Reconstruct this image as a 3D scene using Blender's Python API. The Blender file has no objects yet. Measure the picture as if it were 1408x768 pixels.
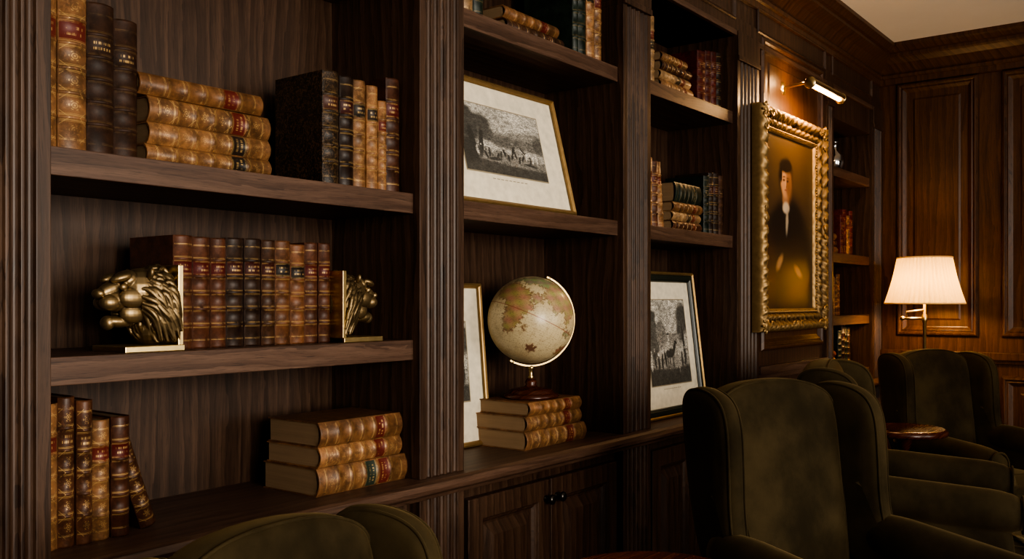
import bpy, bmesh, math, random
from mathutils import Matrix, Vector
random.seed(7)
ZOOM=None
pi=math.pi
T=Matrix.Translation
def R(a,ax): return Matrix.Rotation(math.radians(a),4,ax)
# ------------------------------------------------------------------ node helper
class G:
    def __init__(s,name):
        s.mat=bpy.data.materials.new(name); s.mat.use_nodes=True
        s.nt=s.mat.node_tree; s.N=s.nt.nodes; s.L=s.nt.links
        s.b=s.N['Principled BSDF']; s.out=s.N['Material Output']
    def set(s,sock,v):
        if isinstance(v,bpy.types.NodeSocket): s.L.new(v,sock)
        elif v is not None:
            if sock.type=='RGBA' and len(v)==3: v=(*v,1)
            sock.default_value=v
    def n(s,t,ins=None,**p):
        nd=s.N.new(t)
        for k,v in p.items(): setattr(nd,k,v)
        for k,v in (ins or {}).items(): s.set(nd.inputs[k],v)
        return nd
    def m(s,op,a,b=None,c=None):
        nd=s.N.new('ShaderNodeMath'); nd.operation=op
        for i,x in enumerate((a,b,c)):
            if x is not None: s.set(nd.inputs[i],x)
        return nd.outputs[0]
    def mix(s,f,a,b,bt='MIX'):
        nd=s.N.new('ShaderNodeMix'); nd.data_type='RGBA'; nd.blend_type=bt
        s.set(nd.inputs[0],f); s.set(nd.inputs[6],a); s.set(nd.inputs[7],b)
        return nd.outputs[2]
    def sep(s,v):
        nd=s.n('ShaderNodeSeparateXYZ',{0:v}); return nd.outputs
    def comb(s,x,y,z):
        return s.n('ShaderNodeCombineXYZ',{0:x,1:y,2:z}).outputs[0]
    def obj(s): return s.n('ShaderNodeTexCoord').outputs['Object']
    def uv(s): return s.n('ShaderNodeTexCoord').outputs['UV']
    def noise(s,vec,sc,det=4,ro=.55,dist=0):
        return s.n('ShaderNodeTexNoise',{'Vector':vec,'Scale':sc,'Detail':det,'Roughness':ro,'Distortion':dist}).outputs['Fac']
    def ramp(s,f,pts):
        nd=s.n('ShaderNodeValToRGB',{0:f}); cr=nd.color_ramp
        while len(cr.elements)<len(pts): cr.elements.new(.5)
        for e,(p,c) in zip(cr.elements,pts): e.position=p; e.color=(*c,1)
        return nd.outputs[0]
    def maprange(s,f,a,b,c=0,d=1,mode='SMOOTHSTEP'):
        return s.n('ShaderNodeMapRange',{0:f,1:a,2:b,3:c,4:d},interpolation_type=mode).outputs[0]
    def bump(s,h,st=.3,d=.002):
        nd=s.n('ShaderNodeBump',{'Strength':st,'Distance':d,'Height':h}); s.L.new(nd.outputs[0],s.b.inputs['Normal'])
    def P(s,**k):
        for a,v in k.items(): s.set(s.b.inputs[a.replace('_',' ')],v)
        return s.mat
def wood(name,axis,dark,mid,light,rough=.42,scale=1.0,wvw=.14):
    g=G(name); x,y,z=g.sep(g.obj())
    if axis=='z': U=g.m('ADD',x,y); W=z
    elif axis=='x': U=g.m('ADD',z,y); W=x
    else: U=g.m('ADD',x,z); W=y
    wob=g.m('MULTIPLY',g.m('SUBTRACT',g.noise(g.comb(g.m('MULTIPLY',U,3),0,g.m('MULTIPLY',W,1.1)),1.0,2),.5),.10)
    U=g.m('ADD',U,wob)
    v1=g.comb(g.m('MULTIPLY',U,1.0*scale),.3,g.m('MULTIPLY',W,.13*scale))
    wv=g.n('ShaderNodeTexWave',{'Vector':v1,'Scale':9,'Distortion':6,'Detail':4,'Detail Scale':1.6,'Detail Roughness':.65},wave_type='BANDS',bands_direction='X',wave_profile='SAW').outputs['Fac']
    fine=g.noise(g.comb(g.m('MULTIPLY',U,70),.1,g.m('MULTIPLY',W,2.6)),1.6,7,.75)
    pore=g.noise(g.comb(g.m('MULTIPLY',U,420),.1,g.m('MULTIPLY',W,14)),1.5,2,.6)
    big=g.noise(g.comb(g.m('MULTIPLY',U,14),.1,g.m('MULTIPLY',W,.9)),1.3,4,.6)
    f=g.m('ADD',g.m('MULTIPLY',wv,wvw),g.m('ADD',g.m('MULTIPLY',fine,.58),g.m('MULTIPLY',big,.42-wvw)))
    c=g.ramp(f,[(.30,dark),(.48,mid),(.66,light)])
    c=g.mix(g.maprange(pore,.56,.68,0,.55),c,tuple(k*.55 for k in dark))
    g.bump(g.m('ADD',fine,g.m('MULTIPLY',pore,-.5)),.2,.001)
    return g.P(Base_Color=c,Roughness=g.m('ADD',rough-.08,g.m('MULTIPLY',fine,.2)),Specular_IOR_Level=.40)
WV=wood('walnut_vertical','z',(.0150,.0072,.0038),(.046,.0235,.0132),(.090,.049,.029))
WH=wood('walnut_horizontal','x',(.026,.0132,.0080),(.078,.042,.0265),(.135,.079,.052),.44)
WE=wood('walnut_panelling','z',(.026,.0108,.0048),(.068,.030,.0135),(.112,.052,.024),.37,.8,.14)
WR=wood('mahogany','x',(.02,.005,.003),(.06,.016,.008),(.10,.03,.014),.24)
WF=wood('floor_oak','x',(.02,.01,.006),(.06,.03,.016),(.1,.05,.03),.35)
def plain(name,c,rough=.5,metal=0,**k):
    g=G(name); n=g.noise(g.obj(),35,3)
    g.P(Base_Color=g.mix(n,tuple(q*.75 for q in c),tuple(min(1,q*1.25) for q in c)),Roughness=rough,Metallic=metal,**k); return g.mat
BRASS=plain('polished_brass',(.58,.44,.22),.32,1)
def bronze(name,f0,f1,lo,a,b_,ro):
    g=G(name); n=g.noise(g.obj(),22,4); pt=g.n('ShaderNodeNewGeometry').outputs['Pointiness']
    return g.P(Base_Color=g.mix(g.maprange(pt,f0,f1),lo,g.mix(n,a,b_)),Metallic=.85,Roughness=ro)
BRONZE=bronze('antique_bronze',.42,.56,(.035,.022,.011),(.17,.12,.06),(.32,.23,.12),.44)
BRONZE2=bronze('brightened_face_bronze',.455,.53,(.05,.032,.016),(.27,.19,.095),(.44,.32,.17),.42)  # same bronze, colour lightened to stand in for light missing on the faces
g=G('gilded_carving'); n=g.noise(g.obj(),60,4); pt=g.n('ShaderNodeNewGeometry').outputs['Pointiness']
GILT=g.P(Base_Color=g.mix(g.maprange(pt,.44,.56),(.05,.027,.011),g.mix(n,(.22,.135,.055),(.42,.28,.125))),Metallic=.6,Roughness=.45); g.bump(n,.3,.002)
GOLDF=plain('gilt_frame',(.34,.22,.095),.42,.7)
DKF=plain('dark_green_frame',(.015,.02,.014),.35)
IRON=plain('dark_iron_knob',(.05,.045,.04),.3,.9)
MATB=plain('mat_board',(.70,.63,.49),.6,0,Coat_Weight=.2,Coat_Roughness=.1)
LINE=plain('mat_ruled_line',(.3,.25,.17))
g=G('ceiling_plaster'); n=g.noise(g.obj(),4,4); CEIL=g.P(Base_Color=g.mix(n,(.82,.82,.80),(.88,.88,.86)),Roughness=.9)
g=G('page_edges'); x,y,z=g.sep(g.obj()); n=g.noise(g.obj(),8,3); n2=g.noise(g.comb(g.m('MULTIPLY',x,60),g.m('MULTIPLY',y,4),g.m('MULTIPLY',z,200)),1,3)
PAGE=g.P(Base_Color=g.mix(n,g.mix(n2,(.14,.085,.045),(.30,.20,.11)),(.25,.16,.085)),Roughness=.8); g.bump(n2,.3,.001)
g=G('olive_velvet'); n=g.noise(g.obj(),3.0,6,.62); n2=g.noise(g.obj(),160,2)
VEL=g.P(Base_Color=g.mix(g.maprange(n,.35,.68),(.019,.0135,.0058),(.053,.0375,.0165)),Roughness=.9,Specular_IOR_Level=.15,Sheen_Weight=.28,Sheen_Roughness=.4,Sheen_Tint=(.50,.35,.16,1)); g.bump(n2,.2,.001)
def leather(name,col,l1=None,l2=None,gilt=1.0,rough=.44,marble=None,og=0.0):
    g=G(name); o=g.obj(); n1=g.noise(o,38,5,.65); n2=g.noise(o,7,3); n3=g.noise(o,140,4,.7)
    u,v,_=g.sep(g.uv())
    tint=g.n('ShaderNodeAttribute',attribute_name='tint').outputs['Fac']
    dx=g.m('SUBTRACT',u,.5)
    inside=g.m('LESS_THAN',g.m('ABSOLUTE',dx),.46)
    q=g.m('MULTIPLY',g.m('SUBTRACT',v,.06),6/.88); idx=g.m('FLOOR',q); w=g.m('SUBTRACT',q,idx); dy=g.m('SUBTRACT',w,.5)
    ady=g.m('ABSOLUTE',dy)
    line=g.m('ADD',g.m('LESS_THAN',g.m('ABSOLUTE',g.m('SUBTRACT',ady,.40)),.018),g.m('LESS_THAN',g.m('ABSOLUTE',g.m('SUBTRACT',ady,.345)),.009))
    inr=g.m('MULTIPLY',g.m('GREATER_THAN',v,.06),g.m('LESS_THAN',v,.94))
    c=g.mix(g.maprange(n1,.3,.7),tuple(k*.5 for k in col),tuple(min(1,k*1.25) for k in col))
    c=g.mix(g.maprange(n2,.45,.75,0,.65),c,tuple(k*.3 for k in col))
    if marble: c=g.mix(g.maprange(g.noise(o,90,6,.7,2),.5,.56),c,marble)
    c=g.mix(g.m('MULTIPLY',g.maprange(n3,.52,.7),.35),c,tuple(min(1,k*1.9) for k in col))
    c=g.mix(1,c,g.comb(tint,tint,tint),'MULTIPLY')
    labs=[]
    for l,i in ((l1,4),(l2,3)):
        if l:
            mk=g.m('MULTIPLY',g.m('MULTIPLY',g.m('COMPARE',idx,float(i),.1),inside),g.m('LESS_THAN',ady,.43))
            c=g.mix(g.m('MULTIPLY',mk,.92),c,l); labs.append(mk)
    if labs:
        lab=labs[0]
        for m_ in labs[1:]: lab=g.m('MAXIMUM',lab,m_)
    else:
        lab=g.m('MULTIPLY',g.m('COMPARE',idx,4.0,.1),inside)
    w3=g.m('MULTIPLY',w,4); row=g.m('FLOOR',w3)
    tx=g.m('MULTIPLY',g.m('LESS_THAN',g.m('ABSOLUTE',dx),.32),g.m('LESS_THAN',g.m('ABSOLUTE',g.m('SUBTRACT',g.m('SUBTRACT',w3,row),.5)),.24))
    tn=g.noise(g.comb(g.m('MULTIPLY',u,11),g.m('ADD',g.m('MULTIPLY',row,5),g.m('MULTIPLY',tint,61)),0),1.6,1)
    tx=g.m('MULTIPLY',tx,g.m('GREATER_THAN',tn,.5))
    tx=g.m('MULTIPLY',tx,g.m('LESS_THAN',ady,.30))
    gold=line
    if og:
        rr=g.m('SQRT',g.m('ADD',g.m('MULTIPLY',dx,dx),g.m('MULTIPLY',dy,dy))); a=g.m('ARCTAN2',dy,dx)
        orn=g.m('MULTIPLY',g.m('LESS_THAN',rr,g.m('ADD',.18,g.m('MULTIPLY',g.m('COSINE',g.m('MULTIPLY',a,6)),.08))),g.m('GREATER_THAN',g.m('SINE',g.m('MULTIPLY',rr,75)),-.2))
        cr=g.m('LESS_THAN',g.m('ABSOLUTE',g.m('SUBTRACT',g.m('ADD',g.m('ABSOLUTE',dx),ady),.68)),.02)
        orn=g.m('MULTIPLY',g.m('MAXIMUM',orn,cr),og)
        gold=g.m('ADD',line,g.m('MULTIPLY',g.m('SUBTRACT',1,lab),orn))
    gold=g.m('MULTIPLY',g.m('MULTIPLY',gold,inr),gilt)
    gold=g.m('ADD',gold,g.m('MULTIPLY',g.m('MULTIPLY',lab,tx),.75))
    gold=g.m('MULTIPLY',g.m('MULTIPLY',gold,inside),g.maprange(n1,.36,.54))
    gold=g.m('MINIMUM',gold,1.0)
    c=g.mix(g.m('MULTIPLY',gold,.8),c,(.54,.36,.155))
    g.bump(n1,.3,.0012)
    return g.P(Base_Color=c,Roughness=g.m('ADD',rough-.1,g.m('MULTIPLY',n3,.2)),Metallic=g.m('MULTIPLY',gold,.4),Specular_IOR_Level=.32)
RED=(.11,.018,.014); BLK=(.012,.011,.010); GRN=(.018,.035,.026)
LM={'tan':leather('tan_calf',(.225,.112,.050),RED,None,.8,og=.75),'tanb':leather('tan_calf_black_label',(.23,.116,.052),BLK,None,.8,og=.5),
 'tanpl':leather('tan_calf_rubbed',(.20,.096,.042),RED,None,.6),'tanrg':leather('tan_calf_two_labels',(.225,.110,.048),RED,GRN,.7,og=.35),
 'brown':leather('brown_calf',(.078,.035,.018),(.05,.012,.009),None,.85),
 'brownp':leather('brown_plain',(.056,.025,.013),None,None,.15,.55),'redb':leather('russet_morocco',(.088,.034,.018),(.08,.012,.010),None,.85),
 'redg':leather('russet_gilt',(.100,.042,.021),None,None,.85,og=.8),
 'redbk':leather('russet_black_label',(.155,.066,.030),BLK,None,.85),'dark':leather('dark_calf',(.034,.0175,.0105),(.05,.012,.010),None,.65),
 'green':leather('green_cloth',(.014,.022,.015),None,None,.3),'red':leather('red_cloth',(.09,.015,.011),None,None,.35),
 'marble':leather('marbled_board',(.024,.015,.009),(.06,.02,.012),None,.4,.45,(.085,.048,.022)),'tanlt':leather('light_vellum_calf',(.31,.19,.095),RED,BLK,.65)}
# ------------------------------------------------------------------ mesh builder
class MB:
    def __init__(s): s.v=[];s.f=[];s.m=[];s.uv=[];s.t=[];s.sm=[];s.mats=[]
    def add(s,vs,fs,mat,M=None,uv=None,sm=False,tint=1.0):
        o=len(s.v)
        if mat not in s.mats: s.mats.append(mat)
        mi=s.mats.index(mat)
        for i,p in enumerate(vs):
            p=Vector(p); s.v.append(M@p if M else p); s.uv.append(uv[i] if uv else (-9,-9)); s.t.append(tint)
        smf=(lambda k: sm[k]) if isinstance(sm,list) else (lambda k: sm)
        for k,f in enumerate(fs): s.f.append([o+i for i in f]); s.m.append(mi); s.sm.append(smf(k))
    def box(s,x0,x1,y0,y1,z0,z1,mat,M=None):
        vs=[(x,y,z) for x in (x0,x1) for y in (y0,y1) for z in (z0,z1)]
        s.add(vs,[(0,1,3,2),(4,6,7,5),(0,4,5,1),(2,3,7,6),(0,2,6,4),(1,5,7,3)],mat,M)
    def lathe(s,prof,mat,M=None,n=40,sm=True):
        vs=[];fs=[]
        for r,z in prof:
            for i in range(n):
                a=2*pi*i/n; vs.append((r*math.cos(a),r*math.sin(a),z))
        for k in range(len(prof)-1):
            for i in range(n):
                j=(i+1)%n; fs.append((k*n+i,k*n+j,(k+1)*n+j,(k+1)*n+i))
        fs.append(tuple(range(n))[::-1]); fs.append(tuple((len(prof)-1)*n+i for i in range(n)))
        s.add(vs,fs,mat,M,sm=sm)
    def ell(s,c,r,mat,M=None,n=20,rot=None):
        Mx=T(c)
        if rot is not None: Mx=Mx@rot
        Mx=Mx@Matrix.Diagonal((*r,1))
        if M: Mx=M@Mx
        m=n//2; vs=[(0,0,-1)]
        for k in range(1,m):
            ph=-pi/2+pi*k/m
            for i in range(n):
                a=2*pi*i/n; vs.append((math.cos(ph)*math.cos(a),math.cos(ph)*math.sin(a),math.sin(ph)))
        vs.append((0,0,1)); fs=[]
        for i in range(n): fs.append((0,1+(i+1)%n,1+i)); fs.append((len(vs)-1,1+(m-2)*n+i,1+(m-2)*n+(i+1)%n))
        for k in range(m-2):
            for i in range(n):
                j=(i+1)%n; fs.append((1+k*n+i,1+k*n+j,1+(k+1)*n+j,1+(k+1)*n+i))
        s.add(vs,fs,mat,Mx,sm=True)
    def tube(s,pts,rad,mat,M=None,n=10,closed=False):
        pts=[Vector(p) for p in pts]; L=len(pts)
        if not hasattr(rad,'__len__'): rad=[rad]*L
        vs=[];fs=[]; up=Vector((.12,.31,.94)).normalized()
        for k,p in enumerate(pts):
            if closed: d=pts[(k+1)%L]-pts[k-1]
            else: d=pts[min(k+1,L-1)]-pts[max(k-1,0)]
            d.normalize(); a=d.cross(up)
            if a.length<.05: a=d.cross(Vector((1,0,0)))
            a.normalize(); b=d.cross(a)
            for i in range(n):
                t=2*pi*i/n; vs.append(p+(a*math.cos(t)+b*math.sin(t))*rad[k])
        for k in range(L if closed else L-1):
            k2=(k+1)%L
            for i in range(n):
                j=(i+1)%n; fs.append((k*n+i,k*n+j,k2*n+j,k2*n+i))
        if not closed: fs.append(tuple(range(n))[::-1]); fs.append(tuple((L-1)*n+i for i in range(n)))
        s.add(vs,fs,mat,M,sm=True)
    def panel(s,x0,x1,z0,z1,prof,mat,M=None,fill=True,sub=1,fn=None,y=0,sm=False):
        vs=[];fs=[];n=4*sub
        for k,(ins,dep) in enumerate(prof):
            cs=[(x0+ins,z0+ins),(x1-ins,z0+ins),(x1-ins,z1-ins),(x0+ins,z1-ins)]
            for c in range(4):
                a=cs[c]; b=cs[(c+1)%4]
                for t in range(sub):
                    f=t/sub; px=a[0]+(b[0]-a[0])*f; pz=a[1]+(b[1]-a[1])*f
                    d=dep+(fn(k,c,f,px,pz) if fn else 0)
                    vs.append((px,y-d,pz))
        for k in range(len(prof)-1):
            for i in range(n):
                j=(i+1)%n; fs.append((k*n+i,k*n+j,(k+1)*n+j,(k+1)*n+i))
        if fill: fs.append(tuple((len(prof)-1)*n+i for i in range(n)))
        s.add(vs,fs,mat,M,sm=sm)
    def quad(s,x0,x1,z0,z1,y,mat,M=None):
        s.add([(x0,y,z0),(x1,y,z0),(x1,y,z1),(x0,y,z1)],[(0,1,2,3)],mat,M,uv=[(0,0),(1,0),(1,1),(0,1)])
    def padded(s,ol,t,r,mat,M=None,puff=0.0,seg=5,pipe=0):
        n=len(ol); ar=sum(ol[i][0]*ol[(i+1)%n][1]-ol[(i+1)%n][0]*ol[i][1] for i in range(n))
        if ar<0: ol=ol[::-1]
        nor=[]
        for i in range(n):
            a=ol[i-1];b=ol[(i+1)%n]; dx=b[0]-a[0];dy=b[1]-a[1];l=math.hypot(dx,dy) or 1; nor.append((-dy/l,dx/l))
        cx=sum(p[0] for p in ol)/n; cy=sum(p[1] for p in ol)/n
        half=[]
        for k in range(seg+1):
            a=k/seg*pi/2; ins=r*(1-math.cos(a)); z=t/2-r+r*math.sin(a)
            half.append([(p[0]+q[0]*ins,p[1]+q[1]*ins,z) for p,q in zip(ol,nor)])
        last=half[-1]
        for f in (.85,.65,.4,.15):
            half.append([(cx+(p[0]-cx)*f,cy+(p[1]-cy)*f,t/2+puff*(1-f*f)) for p in last])
        rings=[[(x,y,-z) for x,y,z in h] for h in half[::-1]]+half
        vs=[p for rg in rings for p in rg]; fs=[]
        for k in range(len(rings)-1):
            for i in range(n):
                j=(i+1)%n; fs.append((k*n+i,k*n+j,(k+1)*n+j,(k+1)*n+i))
        fs.append(tuple(range(n))[::-1]); fs.append(tuple((len(rings)-1)*n+i for i in range(n)))
        s.add(vs,fs,mat,M,sm=True)
        if pipe:
            for sg in ((1,-1) if pipe>1 else (1,)):
                h=half[2]; s.tube([(x,y,sg*(z+.001)) for x,y,z in h],.0038,mat,M,n=6,closed=True)
    def obj(s,name,parent=None,bevel=0,recalc=True,M=None):
        me=bpy.data.meshes.new(name); me.from_pydata([tuple(p) for p in s.v],[],s.f)
        for m in s.mats: me.materials.append(m)
        me.polygons.foreach_set('material_index',s.m); me.polygons.foreach_set('use_smooth',s.sm)
        uvl=me.uv_layers.new(name='UVMap'); li=[l.vertex_index for l in me.loops]
        uvl.data.foreach_set('uv',[c for i in li for c in s.uv[i]])
        at=me.attributes.new('tint','FLOAT','POINT'); at.data.foreach_set('value',s.t)
        if recalc:
            bm=bmesh.new(); bm.from_mesh(me); bmesh.ops.recalc_face_normals(bm,faces=bm.faces); bm.to_mesh(me); bm.free()
        me.update()
        ob=bpy.data.objects.new(name,me); bpy.context.scene.collection.objects.link(ob)
        if M: ob.matrix_world=M
        if parent: ob.parent=parent
        if bevel:
            b=ob.modifiers.new('bevel','BEVEL'); b.width=bevel; b.segments=2; b.limit_method='ANGLE'; b.angle_limit=.7
        return ob
def empty(name,M=None):
    e=bpy.data.objects.new(name,None); bpy.context.scene.collection.objects.link(e)
    if M: e.matrix_world=M
    return e
def chaikin(p,it=3):
    for _ in range(it):
        q=[]
        for i in range(len(p)):
            a=p[i];b=p[(i+1)%len(p)]
            q.append((a[0]*.75+b[0]*.25,a[1]*.75+b[1]*.25)); q.append((a[0]*.25+b[0]*.75,a[1]*.25+b[1]*.75))
        p=q
    return p
# ------------------------------------------------------------------ dimensions
ZC=.805; CEI=2.72; EX=5.62; BK=.30; XL=-2.4; YS=-4.6
SH1=1.152; SH2=1.517; SH3=2.03
# ------------------------------------------------------------------ room shell
b=MB(); b.box(XL,EX+.1,YS,.42,-.1,0,WF); b.obj('floor')
b=MB(); b.box(XL-.1,EX+.1,YS-.1,.42,CEI,CEI+.1,CEIL); b.obj('ceiling')
b=MB(); b.box(XL,EX,BK+.02,BK+.12,0,CEI,WV); b.obj('wall_north')
b=MB(); b.box(XL-.1,XL,YS,BK+.12,0,CEI,WE); b.obj('wall_west')
WPROF=[(0,0),(0,.010),(.008,.020),(.018,.022),(.026,.012),(.034,.016),(.050,.004),(.056,.002),(.09,.002),(.10,.008)]
ME=T((EX,0,0))@R(-90,'Z')   # local x -> -Y ; local -y -> -X
b=MB(); b.box(EX,EX+.1,YS,.42,0,CEI,WE)
xs=.103
while xs<4.3:
    b.panel(xs,xs+.431,1.05,2.50,WPROF,WE,ME); b.panel(xs,xs+.431,.2,.84,WPROF,WE,ME); xs+=.546
for z0,z1,d in ((.925,.965,.03),(.905,.925,.016),(0,.14,.02),(.14,.155,.012)): b.box(EX-d,EX,YS,-.0,z0,z1,WE)
b.obj('wall_east',bevel=.002)
b=MB(); W1=(-1.3,.9); W2=(2.2,3.9); wz=(.75,2.35)
b.box(XL,W1[0],YS-.1,YS,0,CEI,WE); b.box(W1[1],W2[0],YS-.1,YS,0,CEI,WE); b.box(W2[1],EX,YS-.1,YS,0,CEI,WE)
for w in (W1,W2): b.box(w[0],w[1],YS-.1,YS,0,wz[0],WE); b.box(w[0],w[1],YS-.1,YS,wz[1],CEI,WE)
b.obj('wall_south')
for i,w in enumerate((W1,W2)):
    b=MB()
    b.panel(w[0]-.07,w[1]+.07,wz[0]-.07,wz[1]+.07,[(0,0),(0,.03),(.06,.03),(.09,.0),(.09,-.05)],WE,T((0,YS,0))@Matrix.Scale(-1,4,(0,1,0)),fill=False)
    n=3
    for k in range(1,n):
        x=w[0]+(w[1]-w[0])*k/n; b.box(x-.02,x+.02,YS-.07,YS-.03,wz[0],wz[1],WE)
    b.box(w[0],w[1],YS-.07,YS-.03,1.58,1.62,WE)
    b.obj('window_%d'%(i+1))
def run_mould(name,prof,zoff,mat,ypl=0.0):
    b=MB(); vs=[];fs=[];n=len(prof)
    for o,z in prof: vs.append((XL,ypl-o,z+zoff))
    for o,z in prof: vs.append((EX-o,ypl-o,z+zoff))
    for o,z in prof: vs.append((EX-o,YS,z+zoff))
    for s_ in range(2):
        for k in range(n-1): fs.append((s_*n+k,s_*n+k+1,(s_+1)*n+k+1,(s_+1)*n+k))
    b.add(vs,fs,mat); return b.obj(name)
run_mould('trim_1',[(0,-.22),(.018,-.215),(.018,-.185),(.028,-.18),(.03,-.165),(.022,-.155),(.034,-.135),(.052,-.105),(.078,-.08),(.086,-.07),(.086,-.055),(.10,-.05),(.112,-.03),(.12,-.02),(.12,0)],CEI,WE)
# ------------------------------------------------------------------ built-in bookcase
b=MB()
PIL=[(.60,.768),(1.678,1.847),(2.662,2.848),(3.576,3.80),(4.66,4.76),(5.44,5.62)]
def pilaster(x0,x1,z0,z1,yf,nf,mat=WV,mx=.022):
    pr=[(x0,BK),(x0,yf)]; w=(x1-x0-2*mx)/nf
    for i in range(nf):
        a=x0+mx+w*i+w*.12; e=x0+mx+w*(i+1)-w*.12
        for k in range(7):
            t=k/6; pr.append((a+(e-a)*t,yf+ .0085*math.sin(pi*t)**.6))
    pr+=[(x1,yf),(x1,BK)]
    n=len(pr); vs=[(x,y,z0) for x,y in pr]+[(x,y,z1) for x,y in pr]
    fs=[(i,i+1,n+i+1,n+i) for i in range(n-1)]+[tuple(range(n)),tuple(range(n,2*n))]
    b.add(vs,fs,mat)
for i,(x0,x1) in enumerate(PIL):
    nf=5 if x1-x0>.12 else 3
    pilaster(x0,x1,ZC,2.24,-.022,nf)
    b.box(x0,x1,-.030,BK,2.24,2.26,WV); b.box(x0,x1,-.026,BK,2.26,2.36,WV)
    pilaster(x0,x1,.12,ZC-.05,-.022,nf); b.box(x0,x1,-.03,BK,0,.12,WV)
BAYS=[(-.22,.60),(.768,1.678),(1.847,2.662),(2.848,3.576),(4.76,5.44)]
for k,(x0,x1) in enumerate(BAYS):
    b.box(x0,x1,BK,BK+.019,ZC-.05,2.4,WV)
    zs=[SH2,SH3] if k in (2,3) else ([SH1,SH2,2.10] if k<2 else [1.17,1.50,1.95])
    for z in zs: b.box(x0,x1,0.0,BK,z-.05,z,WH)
    hz=2.34 if k!=4 else 2.2
    b.box(x0,x1,-.004,BK,hz,2.45,WV)
    b.box(x0,x1,.012,BK,.10,ZC-.04,WV); b.box(x0,x1,.06,BK,0,.10,WV)
    m=(x0+x1)/2
    dp=[(0,-.02),(0,.018),(.002,.02),(.060,.02),(.064,.013),(.070,.010),(.076,.004),(.082,.003),(.115,.014),(.118,.014)]
    for a,c in ((x0+.028,m-.002),(m+.002,x1-.028)): b.panel(a,c,.14,ZC-.085,dp,WV,T((0,.006,0)))
b.box(XL,-.22,0,BK,0,CEI,WV)
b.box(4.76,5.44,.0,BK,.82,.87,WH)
b.box(3.80,4.66,.0,BK,0,2.45,WV)
b.panel(3.85,4.62,1.03,2.40,WPROF,WE); b.panel(3.85,4.62,.16,.72,WPROF,WV)
b.box(3.80,4.66,-.03,0,.93,.965,WH); b.box(3.80,4.66,-.018,0,.905,.93,WH)
b.box(-.22,EX,-.012,BK,2.36,2.42,WV); b.box(-.22,EX,-.02,BK,2.34,2.362,WH)
b.box(-.22,EX,-.006,BK,2.42,CEI-.005,WV)
for x0,x1 in BAYS+[(3.8,4.66)]: b.panel(x0,x1,2.405,2.52,[(0,0),(0,.008),(.006,.014),(.014,.006),(.02,.002)],WV,T((0,-.006,0)))
cp=[(-.05,0),(-.062,.006),(-.068,.018),(-.066,.028),(-.058,.034),(-.052,.036),(-.046,.046),(-.03,.05)]
vs=[]
for x in (-.22,EX):
    vs.append((x,BK,ZC))
    for y,d in cp: vs.append((x,y,ZC-d))
    vs.append((x,BK,ZC-.05))
n=len(cp)+2
fs=[(i,(i+1)%n,n+(i+1)%n,n+i) for i in range(n)]+[tuple(range(n)),tuple(range(n,2*n))]
b.add(vs,fs,WH)
CASE=empty('built_in_bookcase'); b.obj('walnut_carcass',CASE,bevel=.0018)
b=MB()
for k,(x0,x1) in enumerate(BAYS):
    m=(x0+x1)/2
    for s_ in (-1,1):
        b.lathe([(.004,0),(.010,.0005),(.010,.003),(.005,.006),(.005,.014),(.011,.018),(.015,.024),(.014,.030),(.008,.034),(.001,.035)],IRON,T((m+s_*.028,-.013,.665))@R(90,'X'),24)
b.obj('cabinet_knobs',CASE)
# ------------------------------------------------------------------ books
def book(mb,M,w,h,d,mat,tint=None):
    tint=tint or random.uniform(.72,1.2)
    bl=min(.32*w,.011); tc=.0028; n=14
    arc=[-1+2*i/n for i in range(n+1)]
    lev=[(0,.0),(.004,.0008)]
    for k in range(1,6):
        z=(.06+.88*k/6)*h; r=.0024; lev+=[(z-.0035,0),(z-.002,r),(z+.002,r),(z+.0035,0)]
    lev+=[(h-.004,.0008),(h,0)]
    vs=[];uv=[];fs=[];sms=[]
    for z,e in lev:
        v=z/h
        ring=[(-w/2,d,z)]+[(s_*w/2,bl*s_*s_-e*(1-.6*s_*s_),z) for s_ in arc]+[(w/2,d,z)]
        us=[-5]+[i/n for i in range(n+1)]+[5]
        ring2=[(-w/2+tc,d,z)]+[(s_*(w/2-tc),bl*s_*s_+tc,z) for s_ in arc]+[(w/2-tc,d,z)]
        vs+=ring+ring2[::-1]; uv+=[(u,v) for u in us]+[(-5,v)]*len(ring2)
    c=2*(n+3)
    for k in range(len(lev)-1):
        for i in range(c):
            j=(i+1)%c; fs.append((k*c+i,k*c+j,(k+1)*c+j,(k+1)*c+i)); sms.append(2<=i<n)
    q=n+3
    for o in (0,(len(lev)-1)*c):
        for i in range(q-1): fs.append((o+i,o+i+1,o+c-2-i,o+c-1-i)); sms.append(False)
    mb.add(vs,fs,mat,M,uv=uv,sm=sms,tint=tint)
    mb.box(-w/2+tc,w/2-tc,bl+tc,d-.004,.003,h-.003,PAGE,M)
def row(name,x,Y,z,items):
    mb=MB()
    for it in items:
        w,h,k=it[:3]; d=it[3] if len(it)>3 else .16; a=it[4] if len(it)>4 else 0; jy=random.uniform(-.002,.004)
        h*=random.uniform(.985,1.012)
        if a:
            M=T((x+w,Y+jy,z))@R(-a,'Y')@T((-w/2,0,0))
            low=min((M@Vector((sx*w/2,0,0))).z for sx in (-1,1)); M=T((0,0,z-low))@M
        else: M=T((x+w/2,Y+jy,z))
        book(mb,M,w,h,d,LM[k]); x+=w+.0008
    return mb.obj(name,recalc=True)
FL=Matrix(((0,0,1,0),(0,1,0,0),(-1,0,0,0),(0,0,0,1)))
def stack(name,x,Y,z,items):
    mb=MB()
    for t,h,k,d,dx,rot in items:
        M=T((x+dx,Y,z+t/2))@R(rot,'Z')@FL
        book(mb,M,t,h,d,LM[k]); z+=t+.0005
    return mb.obj(name)
row('antique_book_row',.771,.045,SH2,[(.044,.31,'tan'),(.053,.305,'tan'),(.052,.283,'brownp'),(.048,.268,'brownp')])
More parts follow.
